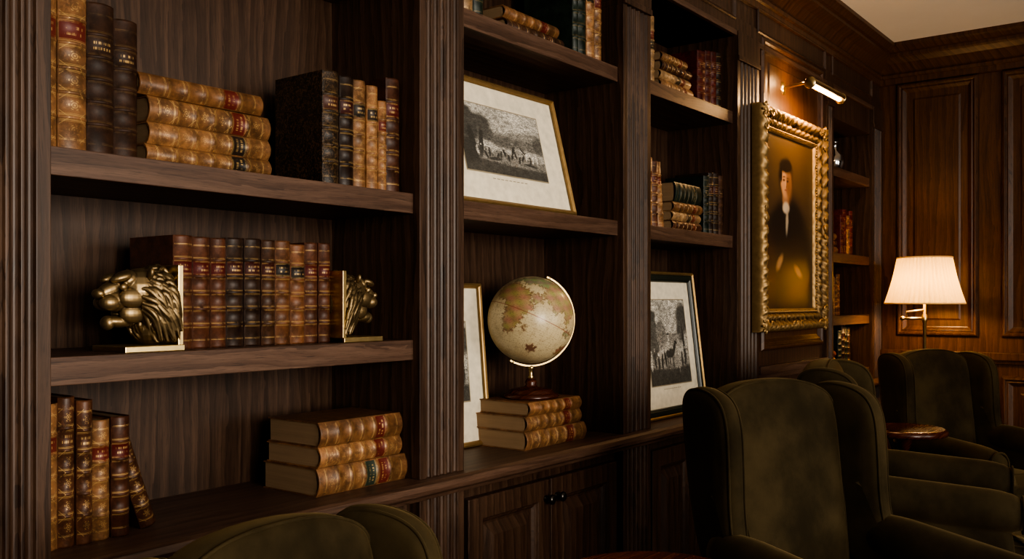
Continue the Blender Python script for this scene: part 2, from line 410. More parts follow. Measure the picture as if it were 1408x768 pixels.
stack('antique_book_stack',.985,.045,SH2,[(.038,.295,'tanb',.19,.0,0),(.043,.288,'tanb',.19,.005,0),(.05,.29,'tan',.19,.005,.6),(.042,.285,'tanpl',.2,-.015,-.8)])
row('antique_book_row',1.42,.03,SH2,[(.05,.262,'marble',.18),(.044,.258,'dark'),(.040,.262,'tanb'),(.036,.255,'tanb'),(.028,.222,'tan'),(.048,.285,'redb')])
row('antique_book_row',1.052,.055,SH1,[(.044,.232,'redb',.17),(.042,.23,'redb'),(.038,.23,'redb'),(.044,.233,'dark'),(.043,.23,'dark'),(.037,.228,'brown'),(.042,.23,'redbk'),(.041,.228,'redbk'),(.038,.231,'redb'),(.036,.231,'redb')])
row('antique_book_row',.771,.045,ZC,[(.046,.262,'tan'),(.031,.272,'redg'),(.030,.262,'redg'),(.036,.222,'tan'),(.037,.226,'redb')])
row('antique_book',.985,.06,ZC,[(.034,.215,'redg',.15,18)])
stack('antique_book_stack',1.385,.012,ZC,[(.064,.285,'tanrg',.20,0,0),(.047,.265,'tan',.19,.005,.8),(.056,.26,'tanpl',.19,.005,-.6)])
stack('antique_book_stack',2.19,.025,ZC,[(.055,.32,'tan',.22,0,0),(.045,.30,'tan',.215,.0,1),(.04,.27,'tanpl',.2,.015,-1)])
stack('antique_book_stack',2.10,.03,SH3,[(.035,.29,'brown',.18,0,0),(.036,.28,'tanpl',.18,-.01,1)])
row('antique_book_row',2.435,.02,SH3,[(.03,.27,'green',.2),(.05,.29,'green'),(.045,.28,'tanb'),(.04,.27,'tan')])
row('antique_book_row',1.855,.03,SH3,[(.05,.25,'tanlt'),(.05,.25,'tanlt'),(.045,.26,'green')])
row('antique_book_row',2.925,.03,SH2,[(.045,.25,'tan'),(.04,.245,'redb')])
row('antique_book',3.03,.035,SH2,[(.038,.24,'tan',.15,7)])
stack('antique_book_stack',3.115,.03,SH2,[(.036,.24,'redb',.18,0,0),(.034,.24,'tanlt',.17,.0,1),(.036,.235,'tanpl',.17,.005,-1),(.075,.22,'green',.18,.02,0)])
row('antique_book_row',3.385,.03,SH2,[(.045,.235,'green',.18),(.04,.25,'dark'),(.045,.255,'dark'),(.045,.25,'brownp')])
row('antique_book_row',2.90,.03,SH3,[(.04,.24,'dark'),(.04,.25,'tanlt')])
stack('antique_book_stack',3.02,.03,SH3,[(.038,.26,'tan',.18,0,0),(.034,.25,'tanlt',.17,.0,1),(.034,.23,'brown',.17,.01,-1),(.033,.21,'tan',.17,.01,1)])
row('antique_book_row',3.33,.03,SH3,[(.07,.21,'red',.18),(.05,.22,'red'),(.045,.225,'red'),(.045,.235,'dark')])
stack('antique_book_stack',4.80,.04,.87,[(.04,.2,'red',.16,0,0),(.035,.2,'tan',.16,.0,1),(.035,.19,'red',.16,0,0)])
row('antique_book_row',5.05,.04,.87,[(.05,.22,'green'),(.05,.25,'dark'),(.05,.24,'green'),(.05,.23,'dark')])
row('antique_book_row',4.85,.04,1.17,[(.04,.22,'brown'),(.04,.2,'redb'),(.045,.21,'tan'),(.04,.2,'brown'),(.05,.22,'redb')])
stack('antique_book_stack',4.80,.04,1.50,[(.04,.22,'tan',.16,0,0),(.035,.22,'redb',.16,.0,1),(.035,.2,'tan',.16,0,0)])
row('antique_book_row',5.08,.04,1.50,[(.05,.22,'red'),(.05,.25,'red'),(.05,.22,'tan'),(.045,.25,'red')])
row('antique_book_row',4.80,.05,1.95,[(.05,.2,'dark'),(.05,.2,'red')])
row('antique_book_row',0.0,.04,SH2,[(.05,.27,'tan'),(.05,.25,'brown'),(.04,.26,'redb'),(.05,.26,'tanb'),(.05,.26,'dark')])
row('antique_book_row',-.1,.04,SH1,[(.05,.25,'redb'),(.05,.25,'brown'),(.04,.24,'redb'),(.05,.24,'tanb'),(.05,.24,'dark'),(.05,.24,'dark')])
stack('antique_book_stack',.1,.04,ZC,[(.06,.28,'tan',.2,0,0),(.05,.26,'brown',.2,0,1)])
# ------------------------------------------------------------------ lion bookends
def lion(name,M):
    e=empty(name)
    b=MB(); b.box(-.012,0,-.055,.055,0,.168,BRASS); b.box(-.125,0,-.06,.06,0,.012,BRASS)
    b.obj('brass_plate',e,bevel=.0015,M=M)
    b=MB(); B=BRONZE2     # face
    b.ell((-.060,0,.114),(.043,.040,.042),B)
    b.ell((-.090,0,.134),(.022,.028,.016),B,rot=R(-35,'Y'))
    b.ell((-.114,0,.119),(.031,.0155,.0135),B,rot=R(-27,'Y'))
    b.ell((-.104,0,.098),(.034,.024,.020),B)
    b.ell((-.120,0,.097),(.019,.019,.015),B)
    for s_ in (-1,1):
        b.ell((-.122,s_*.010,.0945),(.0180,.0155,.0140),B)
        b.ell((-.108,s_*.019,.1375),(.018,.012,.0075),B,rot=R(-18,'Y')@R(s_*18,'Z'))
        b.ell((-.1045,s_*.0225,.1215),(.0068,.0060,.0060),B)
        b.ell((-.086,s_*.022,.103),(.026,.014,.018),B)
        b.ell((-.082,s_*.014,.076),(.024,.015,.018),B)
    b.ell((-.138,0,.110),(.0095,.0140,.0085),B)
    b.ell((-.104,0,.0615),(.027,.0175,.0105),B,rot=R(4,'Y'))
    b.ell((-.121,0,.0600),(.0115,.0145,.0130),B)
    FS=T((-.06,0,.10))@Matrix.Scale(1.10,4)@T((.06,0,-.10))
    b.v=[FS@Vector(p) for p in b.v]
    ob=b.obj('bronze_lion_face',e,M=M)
    m=ob.modifiers.new('r','REMESH'); m.mode='VOXEL'; m.voxel_size=.0012; m.use_smooth_shade=True
    m=ob.modifiers.new('s','SMOOTH'); m.factor=.5; m.iterations=10
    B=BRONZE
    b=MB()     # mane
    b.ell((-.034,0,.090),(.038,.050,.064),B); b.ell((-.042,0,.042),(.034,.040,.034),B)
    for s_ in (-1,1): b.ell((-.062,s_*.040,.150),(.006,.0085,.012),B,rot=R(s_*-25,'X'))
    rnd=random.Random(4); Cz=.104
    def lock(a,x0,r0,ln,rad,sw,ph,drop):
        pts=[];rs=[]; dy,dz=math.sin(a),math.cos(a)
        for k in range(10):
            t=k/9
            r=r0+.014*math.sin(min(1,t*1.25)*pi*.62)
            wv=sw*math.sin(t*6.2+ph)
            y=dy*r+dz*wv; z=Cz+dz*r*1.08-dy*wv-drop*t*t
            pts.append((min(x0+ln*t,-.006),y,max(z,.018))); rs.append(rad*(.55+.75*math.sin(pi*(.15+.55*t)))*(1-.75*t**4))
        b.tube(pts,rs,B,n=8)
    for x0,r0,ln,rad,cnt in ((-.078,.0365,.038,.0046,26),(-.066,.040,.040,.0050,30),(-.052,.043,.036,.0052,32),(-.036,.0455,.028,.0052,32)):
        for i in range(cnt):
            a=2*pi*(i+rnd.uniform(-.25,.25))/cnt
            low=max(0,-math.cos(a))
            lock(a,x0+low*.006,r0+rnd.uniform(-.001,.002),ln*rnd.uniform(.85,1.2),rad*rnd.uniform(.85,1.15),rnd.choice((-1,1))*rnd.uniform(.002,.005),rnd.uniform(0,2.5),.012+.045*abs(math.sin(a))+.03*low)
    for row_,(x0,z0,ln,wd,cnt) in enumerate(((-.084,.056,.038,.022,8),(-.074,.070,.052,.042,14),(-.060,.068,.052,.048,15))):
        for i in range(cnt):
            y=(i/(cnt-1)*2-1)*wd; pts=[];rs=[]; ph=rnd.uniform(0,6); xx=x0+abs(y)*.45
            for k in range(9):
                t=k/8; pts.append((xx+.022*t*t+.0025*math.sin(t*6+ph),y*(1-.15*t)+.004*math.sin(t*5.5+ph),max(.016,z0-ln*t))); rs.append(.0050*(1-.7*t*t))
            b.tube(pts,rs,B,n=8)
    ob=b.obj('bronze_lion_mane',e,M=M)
    m=ob.modifiers.new('r','REMESH'); m.mode='VOXEL'; m.voxel_size=.0011; m.use_smooth_shade=True
    m=ob.modifiers.new('s','SMOOTH'); m.factor=.5; m.iterations=2
lion('lion_bookend',T((1.048,.075,SH1)))
lion('lion_bookend.001',T((1.463,.075,SH1))@R(180,'Z'))
# ------------------------------------------------------------------ flat artworks
def art(name,base,shapes,warp=.03,wsc=9,hatch=0,rough=.5,top=None,coat=.2):
    g=G(name); uv=g.uv()
    p=uv
    for sc_,am in ((wsc,warp),(wsc*4,warp*.45)):
        nz=g.n('ShaderNodeTexNoise',{'Vector':uv,'Scale':sc_,'Detail':6,'Roughness':.7})
        off=g.n('ShaderNodeVectorMath',{0:nz.outputs['Color'],1:(.5,.5,.5)},operation='SUBTRACT').outputs[0]
        sc=g.n('ShaderNodeVectorMath',{0:off,'Scale':am*2},operation='SCALE').outputs[0]
        p=g.n('ShaderNodeVectorMath',{0:p,1:sc},operation='ADD').outputs[0]
    x,y,_=g.sep(p)
    big=g.noise(uv,3.5,4)
    c=g.mix(g.maprange(y,0,1),base,top or base); c=g.mix(g.maprange(big,.3,.75,0,.6),c,tuple(k*.45 for k in base))
    for cx,cy,rx,ry,rot,soft,col in shapes:
        a=math.radians(rot); X=g.m('SUBTRACT',x,cx); Y=g.m('SUBTRACT',y,cy)
        xr=g.m('DIVIDE',g.m('ADD',g.m('MULTIPLY',X,math.cos(a)),g.m('MULTIPLY',Y,math.sin(a))),rx)
        yr=g.m('DIVIDE',g.m('SUBTRACT',g.m('MULTIPLY',Y,math.cos(a)),g.m('MULTIPLY',X,math.sin(a))),ry)
        d=g.m('SQRT',g.m('ADD',g.m('MULTIPLY',xr,xr),g.m('MULTIPLY',yr,yr)))
        c=g.mix(g.maprange(d,1-soft,1+soft,1,0),c,col)
    if hatch:
        mp=g.n('ShaderNodeMapping',{'Vector':uv,'Scale':(1,1.4,1),'Rotation':(0,0,.5)}).outputs[0]
        h1=g.maprange(g.noise(mp,hatch*.25,8,.85),.35,.65,.35,1.8); h2=g.maprange(g.noise(mp,hatch,6,.8),.35,.65,.45,1.55)
        c=g.mix(1,c,g.comb(h1,h1,h1),'MULTIPLY'); c=g.mix(1,c,g.comb(h2,h2,h2),'MULTIPLY')
        c=g.mix(.07,c,(.4,.37,.3))
    return g.P(Base_Color=c,Roughness=rough,Coat_Weight=coat,Coat_Roughness=.12)
K=lambda v:(v,v*.94,v*.82)
rg=random.Random(5)
sh=[(.75,.60,.5,.10,10,.3,K(.20)),(.85,.50,.4,.08,-6,.3,K(.12)),(.5,.05,.9,.22,0,.15,K(.04)),(.5,.25,.7,.09,-4,.3,K(.17)),
    (.10,.66,.13,.22,10,.25,K(.035)),(.24,.74,.13,.13,20,.25,K(.05)),(.06,.85,.12,.12,0,.3,K(.04)),(.30,.58,.10,.10,0,.3,K(.06)),(.12,.42,.035,.25,4,.2,K(.015)),(.22,.45,.025,.22,-6,.2,K(.02)),
    (.95,.56,.07,.12,0,.3,K(.07)),(.50,.50,.16,.09,0,.3,K(.09)),(.0,.3,.2,.2,0,.2,K(.02))]
for i in range(17):
    xx=.16+.046*i; yy=.30+.04*math.sin(i*2.1)
    sh.append((xx,yy,.014,.06,rg.uniform(-20,20),.3,K(rg.choice((.02,.03,.42,.03,.3))))); sh.append((xx,yy+.07,.009,.015,0,.3,K(rg.choice((.35,.04)))))
sh+=[(.60,.40,.02,.07,-15,.2,K(.03)),(.60,.50,.010,.018,0,.2,K(.3)),(.72,.42,.014,.06,30,.2,K(.04)),(.36,.22,.08,.025,10,.3,K(.03)),(.80,.21,.09,.02,-8,.3,K(.03))]
ENG1=art('engraving_landscape',K(.34),sh,.020,10,60,top=K(.44))
# street scene: building at left, tree at right, mounted figure and crowd
sh=[(.5,.06,.8,.20,0,.15,K(.04)),(.92,.78,.16,.18,0,.25,K(.05)),(.84,.62,.10,.14,0,.3,K(.07)),(.90,.42,.025,.3,4,.2,K(.02)),(.12,.56,.16,.26,0,.12,K(.07)),(.12,.82,.12,.06,0,.2,K(.05)),(.34,.60,.12,.16,0,.2,K(.15)),(.62,.54,.20,.05,5,.3,K(.17)),(.5,.25,.55,.07,0,.3,K(.20)),
    (.52,.36,.11,.055,4,.15,K(.02)),(.64,.43,.03,.07,-30,.15,K(.02)),(.68,.49,.035,.02,-20,.15,K(.02)),(.45,.26,.012,.09,4,.2,K(.02)),(.50,.26,.010,.09,-4,.2,K(.03)),(.58,.26,.012,.09,8,.2,K(.02)),(.50,.47,.028,.075,-6,.2,K(.36)),(.50,.565,.018,.022,0,.2,K(.30)),(.50,.59,.035,.010,0,.2,K(.02))]
for i in range(11):
    xx=.05+.085*i
    if .42<xx<.66: continue
    sh+=[(xx,.27+.03*math.sin(i*2.1),.024,.10,rg.uniform(-12,12),.25,K(rg.choice((.02,.03,.38,.04,.25)))),(xx,.39+.03*math.sin(i*2.1),.016,.020,0,.3,K(rg.choice((.35,.28))))]
ENG2=art('engraving_scene',K(.28),sh,.013,10,50,top=K(.44))
SK=(.36,.21,.12)
PORT=art('oil_portrait',(.032,.020,.010),[(.5,.8,.5,.35,0,.8,(.070,.043,.020)),(.50,.22,.44,.44,0,.2,(.011,.008,.006)),(.42,.47,.33,.15,4,.25,(.011,.008,.006)),
  (.42,.765,.140,.105,0,.25,(.014,.009,.005)),(.42,.64,.065,.07,0,.3,(.22,.125,.07)),(.425,.735,.102,.090,-4,.2,SK),(.485,.725,.062,.088,0,.6,(.16,.08,.04)),
  (.385,.748,.020,.007,0,.5,(.06,.028,.015)),(.46,.746,.020,.007,0,.5,(.05,.024,.014)),(.385,.764,.025,.004,5,.6,(.10,.05,.03)),(.46,.763,.025,.004,-5,.6,(.09,.045,.025)),(.418,.727,.010,.024,0,.6,(.44,.27,.16)),(.434,.712,.007,.008,0,.6,(.12,.06,.03)),(.42,.692,.027,.005,0,.5,(.17,.06,.04)),
  (.42,.828,.125,.040,0,.3,(.014,.009,.005)),(.33,.78,.022,.05,0,.3,(.014,.009,.005)),(.425,.59,.068,.034,0,.3,(.38,.34,.28)),(.445,.51,.026,.07,-6,.5,(.28,.25,.20)),
  (.30,.27,.075,.030,30,.5,(.26,.15,.08)),(.68,.22,.085,.026,-20,.5,(.22,.12,.065)),(.72,.12,.30,.06,10,.6,(.04,.018,.009)),(.12,.2,.10,.2,0,.6,(.035,.016,.009))],.014,6,0,.4,top=(.05,.031,.015),coat=.12)
def frame(name,w,h,prof,fm,M,artm,ax,az,inner=None,back=.018):
    b=MB(); b.box(0,w,.0,back,0,h,DKF); b.panel(0,w,0,h,prof,fm,fill=False)
    iw=prof[-1][0]
    if inner: b.panel(iw,w-iw,iw,h-iw,inner[0],inner[1],fill=False)
    b.quad(iw-.005,w-iw+.005,iw-.005,h-iw+.005,-.003,MATB)
    b.quad(ax[0],ax[1],az[0],az[1],-.0045,artm)
    bb=.004; b.panel(ax[0]-bb,ax[1]+bb,az[0]-bb,az[1]+bb,[(0,.0036),(bb,.0036)],LINE,fill=True)
    cx=(ax[0]+ax[1])/2; cw=(ax[1]-ax[0])*.22
    for k in range(9): b.quad(cx-cw+2*cw*k/9,cx-cw+2*cw*(k+.7)/9,az[0]-.018,az[0]-.0155,-.0036,LINE)
    return b.obj(name,M=M)
FP=[(0,0),(0,.012),(.003,.016),(.007,.018),(.010,.014),(.013,.012),(.016,.006)]
frame('framed_engraving',.56,.385,FP,GOLDF,T((1.882,.03,SH2))@R(-14,'X'),ENG1,(.065,.45),(.10,.305))
frame('framed_engraving',.38,.50,FP,GOLDF,T((1.862,.215,ZC))@R(-5,'X'),ENG2,(.08,.30),(.14,.38))
frame('framed_engraving',.50,.56,[(0,0),(0,.016),(.003,.020),(.008,.022),(.012,.016)],GOLDF,T((2.957,.07,ZC))@R(-7,'X'),ENG2,(.09,.41),(.125,.45),
   inner=([(0,.014),(.004,.017),(.018,.017),(.022,.012),(.024,.014),(.028,.008)],DKF))
b=MB(); X0,X1,Z0,Z1=3.715,4.505,1.115,2.085
def orn(k,c,f,px,pz):
    u=(px-X0) if c in (0,2) else (pz-Z0)
    amp=[0,0,.002,.004,.005,.004,.002,.001,.004,.005,.002,0,.001,.002,.001,0][k]
    return amp*(math.sin(u*110+k*1.1)+.6*math.sin(u*230-k*1.7)+.4*math.sin(u*57+k*2.3))
pf=[(0,0),(0,.03),(.004,.045),(.012,.056),(.022,.060),(.032,.056),(.042,.046),(.050,.038),(.058,.040),(.066,.042),(.074,.034),(.080,.026),(.086,.026),(.091,.029),(.096,.024),(.101,.012)]
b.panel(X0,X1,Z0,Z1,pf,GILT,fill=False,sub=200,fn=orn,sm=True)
b.box(X0+.01,X1-.01,-.012,-.001,Z0+.01,Z1-.01,DKF)
b.quad(X0+.095,X1-.095,Z0+.095,Z1-.095,-.014,PORT)
def scroll(cx,cz,s,flip=1,up=1):
    pts=[];rs=[]
    for k in range(22):
        t=k/21; a=t*4.6; r=s*(1-.72*t); pts.append((cx+flip*(r*math.cos(a)-s*.2),-.052-.004*math.sin(t*pi),cz+up*(r*math.sin(a)))); rs.append(.0052*(1-.5*t))
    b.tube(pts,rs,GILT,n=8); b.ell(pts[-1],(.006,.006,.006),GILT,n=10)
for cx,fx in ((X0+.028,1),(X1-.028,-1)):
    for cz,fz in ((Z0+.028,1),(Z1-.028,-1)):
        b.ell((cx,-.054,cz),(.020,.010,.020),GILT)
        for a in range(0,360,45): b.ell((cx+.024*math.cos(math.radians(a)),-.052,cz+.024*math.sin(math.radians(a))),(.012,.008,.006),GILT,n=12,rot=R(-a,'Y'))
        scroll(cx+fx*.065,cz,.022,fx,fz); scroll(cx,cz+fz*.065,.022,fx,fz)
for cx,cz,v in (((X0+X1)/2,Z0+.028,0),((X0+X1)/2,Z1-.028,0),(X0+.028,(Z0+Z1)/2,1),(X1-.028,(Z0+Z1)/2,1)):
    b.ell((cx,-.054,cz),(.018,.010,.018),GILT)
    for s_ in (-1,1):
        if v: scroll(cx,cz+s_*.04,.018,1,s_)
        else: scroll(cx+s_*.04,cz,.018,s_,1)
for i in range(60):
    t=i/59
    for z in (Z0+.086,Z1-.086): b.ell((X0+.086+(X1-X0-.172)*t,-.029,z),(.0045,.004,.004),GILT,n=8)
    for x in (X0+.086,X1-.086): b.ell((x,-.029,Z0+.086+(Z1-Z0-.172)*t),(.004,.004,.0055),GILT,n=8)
b.obj('portrait_painting',M=T((0,-.024,0)))
# picture light
WARM=(1,.58,.26)
g=G('lamp_glow'); g.P(Base_Color=(1,.8,.5),Emission_Color=(1,.70,.40,1),Emission_Strength=12); GLOW=g.mat
PLT=empty('picture_light')
b=MB(); xa,xb,yp,zp=3.92,4.32,-.20,2.185
n=16; vs=[];fs=[]
for x in (xa,xb):
    for rr in (.024,.021):
        for i in range(n+1):
            a=math.radians(-20+220*i/n); vs.append((x,yp+rr*math.cos(a),zp+rr*math.sin(a)))
m_=n+1
for i in range(n): fs+=[(i,i+1,2*m_+i+1,2*m_+i),(m_+i,m_+i+1,3*m_+i+1,3*m_+i)]
fs+=[tuple(range(m_)),tuple(range(2*m_,3*m_)),(0,m_,3*m_,2*m_),(n,m_+n,3*m_+n,2*m_+n)]
b.add(vs,fs,BRASS,sm=False)
for x in (xa,xb): b.lathe([(.001,-.004),(.024,-.004),(.026,0),(.024,.004),(.001,.004)],BRASS,T((x,yp,zp))@R(90,'Y'),24)
b.tube([(4.11,-.002,2.22),(4.11,-.04,2.225),(4.11,-.10,2.23),(4.11,-.16,2.225),(4.11,-.19,2.21)],.007,BRASS)
b.lathe([(.001,0),(.03,0),(.03,.006),(.012,.012),(.001,.014)],BRASS,T((4.11,-.002,2.22))@R(90,'X'),24)
b.obj('brass_shade',PLT)
b=MB(); b.tube([(xa+.02,yp,zp-.008),(xb-.02,yp,zp-.008)],.009,GLOW,n=10); b.obj('tubular_bulb',PLT)
def light(name,typ,loc,power,col,rot=None,parent=None,**k):
    l=bpy.data.lights.new(name,typ); l.energy=power; l.color=col
    for a,v in k.items(): setattr(l,a,v)
    o=bpy.data.objects.new(name,l); bpy.context.scene.collection.objects.link(o); o.location=loc
    if rot is not None: o.rotation_euler=rot
    if parent: o.parent=parent
    return o
def aim(o,t): o.rotation_euler=(Vector(t)-o.location).to_track_quat('-Z','Y').to_euler()
l=light('picture_light_lamp','AREA',(4.12,-.20,2.165),7,WARM,parent=PLT,shape='RECTANGLE',size=.36,size_y=.03); aim(l,(4.12,.0,1.75))
l2=light('picture_light_spill','POINT',(4.12,-.11,2.25),2.3,WARM,parent=PLT,shadow_soft_size=.03)
# ------------------------------------------------------------------ globe
def pip(x,y,P):
    c=False;j=len(P)-1
    for i in range(len(P)):
        if (P[i][1]>y)!=(P[j][1]>y) and x<(P[j][0]-P[i][0])*(y-P[i][1])/(P[j][1]-P[i][1])+P[i][0]: c=not c
        j=i
    return c
LAND=[([(-17,15),(-16,24),(-9,32),(-5,36),(10,37),(20,32),(32,31),(35,27),(43,12),(51,12),(46,2),(40,-5),(40,-15),(35,-22),(32,-29),(26,-34),(18,-34),(14,-25),(12,-15),(13,-6),(9,3),(4,6),(-7,5),(-13,9)],(.38,.25,.115)),
 ([(44,-16),(50,-15),(47,-25),(44,-24)],(.33,.23,.12)),
 ([(-9,37),(-9,43),(-1,44),(-4,48),(5,53),(9,57),(6,62),(15,69),(28,71),(40,66),(60,69),(60,50),(48,42),(36,45),(28,41),(22,37),(15,40),(8,44),(3,42),(-2,37)],(.28,.28,.15)),
 ([(60,69),(75,72),(100,77),(130,72),(160,70),(180,67),(165,60),(155,52),(140,53),(135,43),(127,38),(122,40),(121,30),(110,21),(106,12),(103,2),(98,9),(92,22),(80,14),(77,8),(72,20),(61,25),(57,26),(50,30),(56,38),(50,45),(60,50)],(.38,.28,.14)),
 ([(35,28),(48,30),(56,25),(59,22),(52,16),(44,13)],(.36,.27,.14)),
 ([(114,-22),(122,-17),(130,-12),(136,-12),(141,-16),(143,-11),(150,-24),(153,-30),(146,-39),(138,-35),(130,-32),(115,-34)],(.36,.19,.09)),
 ([(95,5),(104,-5),(115,-8),(118,2),(110,4),(102,0)],(.27,.25,.14)),
 ([(-81,-5),(-77,8),(-62,11),(-50,2),(-35,-7),(-40,-22),(-48,-28),(-58,-38),(-66,-45),(-68,-55),(-74,-50),(-71,-30),(-70,-18)],(.32,.25,.13)),
 ([(-165,62),(-125,70),(-80,72),(-60,55),(-66,45),(-80,30),(-82,25),(-97,20),(-90,15),(-80,8),(-105,20),(-122,36),(-125,50),(-150,59)],(.34,.24,.13))]
GC=Vector((2.329,.115,1.19)); GR=.136
E=empty('desk_globe')
g=G('globe_map'); at=g.n('ShaderNodeAttribute',attribute_name='Col').outputs['Color']
u,v,_=g.sep(g.uv()); n=g.noise(g.obj(),9,5); n2=g.noise(g.obj(),45,4)
def grid(c,k):
    f=g.m('FRACT',g.m('ADD',g.m('MULTIPLY',c,k),.5)); return g.m('LESS_THAN',g.m('ABSOLUTE',g.m('SUBTRACT',f,.5)),.014*k/24)
ln=g.m('MAXIMUM',grid(u,24.0),grid(v,12.0)); eq=g.m('LESS_THAN',g.m('ABSOLUTE',g.m('SUBTRACT',v,.5)),.003)
c=g.mix(g.maprange(n2,.5,.72,0,.35),at,(.24,.155,.075)); c=g.mix(g.maprange(n,.5,.75,0,.4),c,(.33,.235,.12)); c=g.mix(g.m('MULTIPLY',ln,.45),c,(.22,.14,.07)); c=g.mix(g.m('MULTIPLY',eq,.7),c,(.25,.06,.03))
txt=g.m('MULTIPLY',g.m('GREATER_THAN',g.noise(g.comb(g.m('MULTIPLY',u,120),g.m('MULTIPLY',v,160),0),1,2),.61),.6); c=g.mix(txt,c,(.13,.085,.045))
GM=g.P(Base_Color=c,Roughness=.40,Coat_Weight=.2,Coat_Roughness=.2)
nu,nv=360,180; vs=[];uvs=[];cols=[]
def inland(jx,jy):
    for P_,cc in LAND:
        if pip(jx,jy,P_): return cc
    return None
for j in range(nv+1):
    la=-90+180*j/nv
    for i in range(nu+1):
        lo=-180+360*i/nu; a=math.radians(lo);p=math.radians(la)
        vs.append((GR*math.cos(p)*math.cos(a),GR*math.cos(p)*math.sin(a),GR*math.sin(p))); uvs.append((i/nu,j/nv))
        col=(.55,.45,.27); jx=lo+1.8*math.sin(la*.9)+1.2*math.sin(la*2.3+lo); jy=la+1.8*math.sin(lo*.8)+1.1*math.sin(lo*2.1)
        cc=inland(jx,jy)
        if cc:
            r_=.5+.5*math.sin(lo*.23+la*.31+2); q_=.5+.5*math.sin(lo*.17-la*.4); col=(cc[0]*(.8+.25*r_),cc[1]*(.75+.35*q_),cc[2]*(.8+.3*r_))
            if not (inland(jx+1.6,jy) and inland(jx-1.6,jy) and inland(jx,jy+1.6) and inland(jx,jy-1.6)): col=(.19,.115,.055)
        if la<-70 or la>80: col=(.55,.48,.33)
        if ((jx-70)**2*.45+(jy+42)**2)<36: col=(.17,.08,.05)
        cols.append((*col,1))
fs=[(j*(nu+1)+i,j*(nu+1)+i+1,(j+1)*(nu+1)+i+1,(j+1)*(nu+1)+i) for j in range(nv) for i in range(nu)]
b=MB(); b.add(vs,fs,GM,uv=uvs,sm=True)
camdir=math.degrees(math.atan2(-.594,-.804))
TILT=Matrix.Rotation(math.radians(25),4,Vector((.56,.82,0)).normalized())
so=b.obj('globe_sphere',E,recalc=False,M=T(GC)@TILT@R(camdir-50,'Z'))
ca=so.data.color_attributes.new('Col','FLOAT_COLOR','POINT'); ca.data.foreach_set('color',[q for c_ in cols for q in c_])
b=MB()
tp=TILT@Vector((0,0,1)); fw=Vector((.56,.82,0)).normalized(); s2=tp.cross(fw).normalized()
if s2.x<0: s2=-s2
pts=[]
for k in range(49):
    a=math.radians(-4+188*k/48); pts.append(GC+(tp*math.cos(a)+s2*math.sin(a))*GR*1.055)
vs=[];fs=[]
for p in pts:
    r_=(p-GC).normalized()
    for dr,dn in ((-.0025,-.006),(.0025,-.006),(.0025,.006),(-.0025,.006)): vs.append(p+r_*dr+fw*dn)
for k in range(48):
    for i in range(4): fs.append((k*4+i,k*4+(i+1)%4,(k+1)*4+(i+1)%4,(k+1)*4+i))
b.add(vs,fs,BRASS,sm=False)
for s_ in (1,-1): b.ell(GC+tp*s_*GR*1.05,(.007,.007,.007),BRASS)
zb=ZC+.1425
b.lathe([(.006,-.0),(.010,.006),(.006,.012),(.006,.03),(.011,.036),(.004,.045)],BRASS,T((GC.x,GC.y,GC.z-GR*1.055-.042)),24)
b.obj('brass_meridian',E)
b=MB()
zt=GC.z-GR*1.055-.04
b.lathe([(.086,0),(.088,.005),(.084,.012),(.074,.015),(.070,.017),(.068,.024),(.045,.029),(.022,.033),(.016,.040),(.019,.048),(.013,.058),(.010,zt-zb-.006),(.014,zt-zb),(.001,zt-zb)],WR,T((GC.x,GC.y,zb)),48)
b.obj('turned_base',E)
# ------------------------------------------------------------------ wingback chairs
XZ=Matrix(((1,0,0,0),(0,0,-1,0),(0,1,0,0),(0,0,0,1)))
YZ=Matrix(((0,0,1,0),(1,0,0,0),(0,1,0,0),(0,0,0,1)))
cm=MB()
bo=chaikin([(-.225,.36),(.225,.36),(.24,.6),(.25,.8),(.252,.94),(.22,.995),(.10,1.03),(-.10,1.03),(-.22,.995),(-.252,.94),(-.25,.8),(-.24,.6)],3)
MBk=T((0,.27,.38))@R(-9,'X')@T((0,0,-.38))
cm.padded(bo,.13,.045,VEL,MBk@XZ,.022,pipe=1)
wo=chaikin([(.24,.48),(.36,.62),(.43,.94),(.41,1.0),(.32,1.015),(.225,.995),(.180,.94),(.170,.82),(.165,.70),(.145,.62),(.08,.57),(.10,.50)],3)
for s_ in (-1,1):
    Mw=T((s_*.265,.36,0))@R(s_*9,'Z')@T((0,-.36,0))
    cm.padded(wo,.075,.035,VEL,Mw@YZ,.006,pipe=2)
    ao=chaikin([(-.33,.20),(.33,.20),(.33,.56),(.10,.60),(-.2,.58),(-.33,.57)],2)
    cm.padded(ao,.085,.03,VEL,T((s_*.295,0,0))@YZ,.004)
    pts=[(s_*.305,-.355+.60*k/16,.575+.03*(k/16)) for k in range(17)]
    rr=[.045,.060,.066]+[.068]*10+[.066,.062,.055,.04]
    cm.tube(pts,rr,VEL,n=20)
    cm.tube([(s_*.305+.056*math.cos(a),-.352,.575+.056*math.sin(a)) for a in [2*pi*i/24 for i in range(24)]],.005,VEL,n=6,closed=True)
so_=chaikin([(-.255,-.39),(.255,-.39),(.26,-.36),(.26,.25),(-.26,.25),(-.26,-.36)],2)
cm.padded(so_,.145,.05,VEL,T((0,0,.41)),.018,pipe=2)
ba=[(-.31,-.35),(.31,-.35),(.31,.33),(-.31,.33)]
cm.padded(chaikin(ba,1),.16,.02,VEL,T((0,0,.265)),0)
cm.padded(chaikin([(-.26,.30),(.26,.30),(.26,.37),(-.26,.37)],1),.36,.02,VEL,T((0,.0,.37)),0)
for x in (-.26,.26):
    cm.lathe([(.016,0),(.020,.01),(.017,.03),(.024,.12),(.030,.19),(.030,.20)],WR,T((x,-.30,0)),16)
    cm.lathe([(.016,0),(.020,.01),(.024,.12),(.026,.20)],WR,T((x,.29,0)),16)
FZ=.012
CH={'me':None}
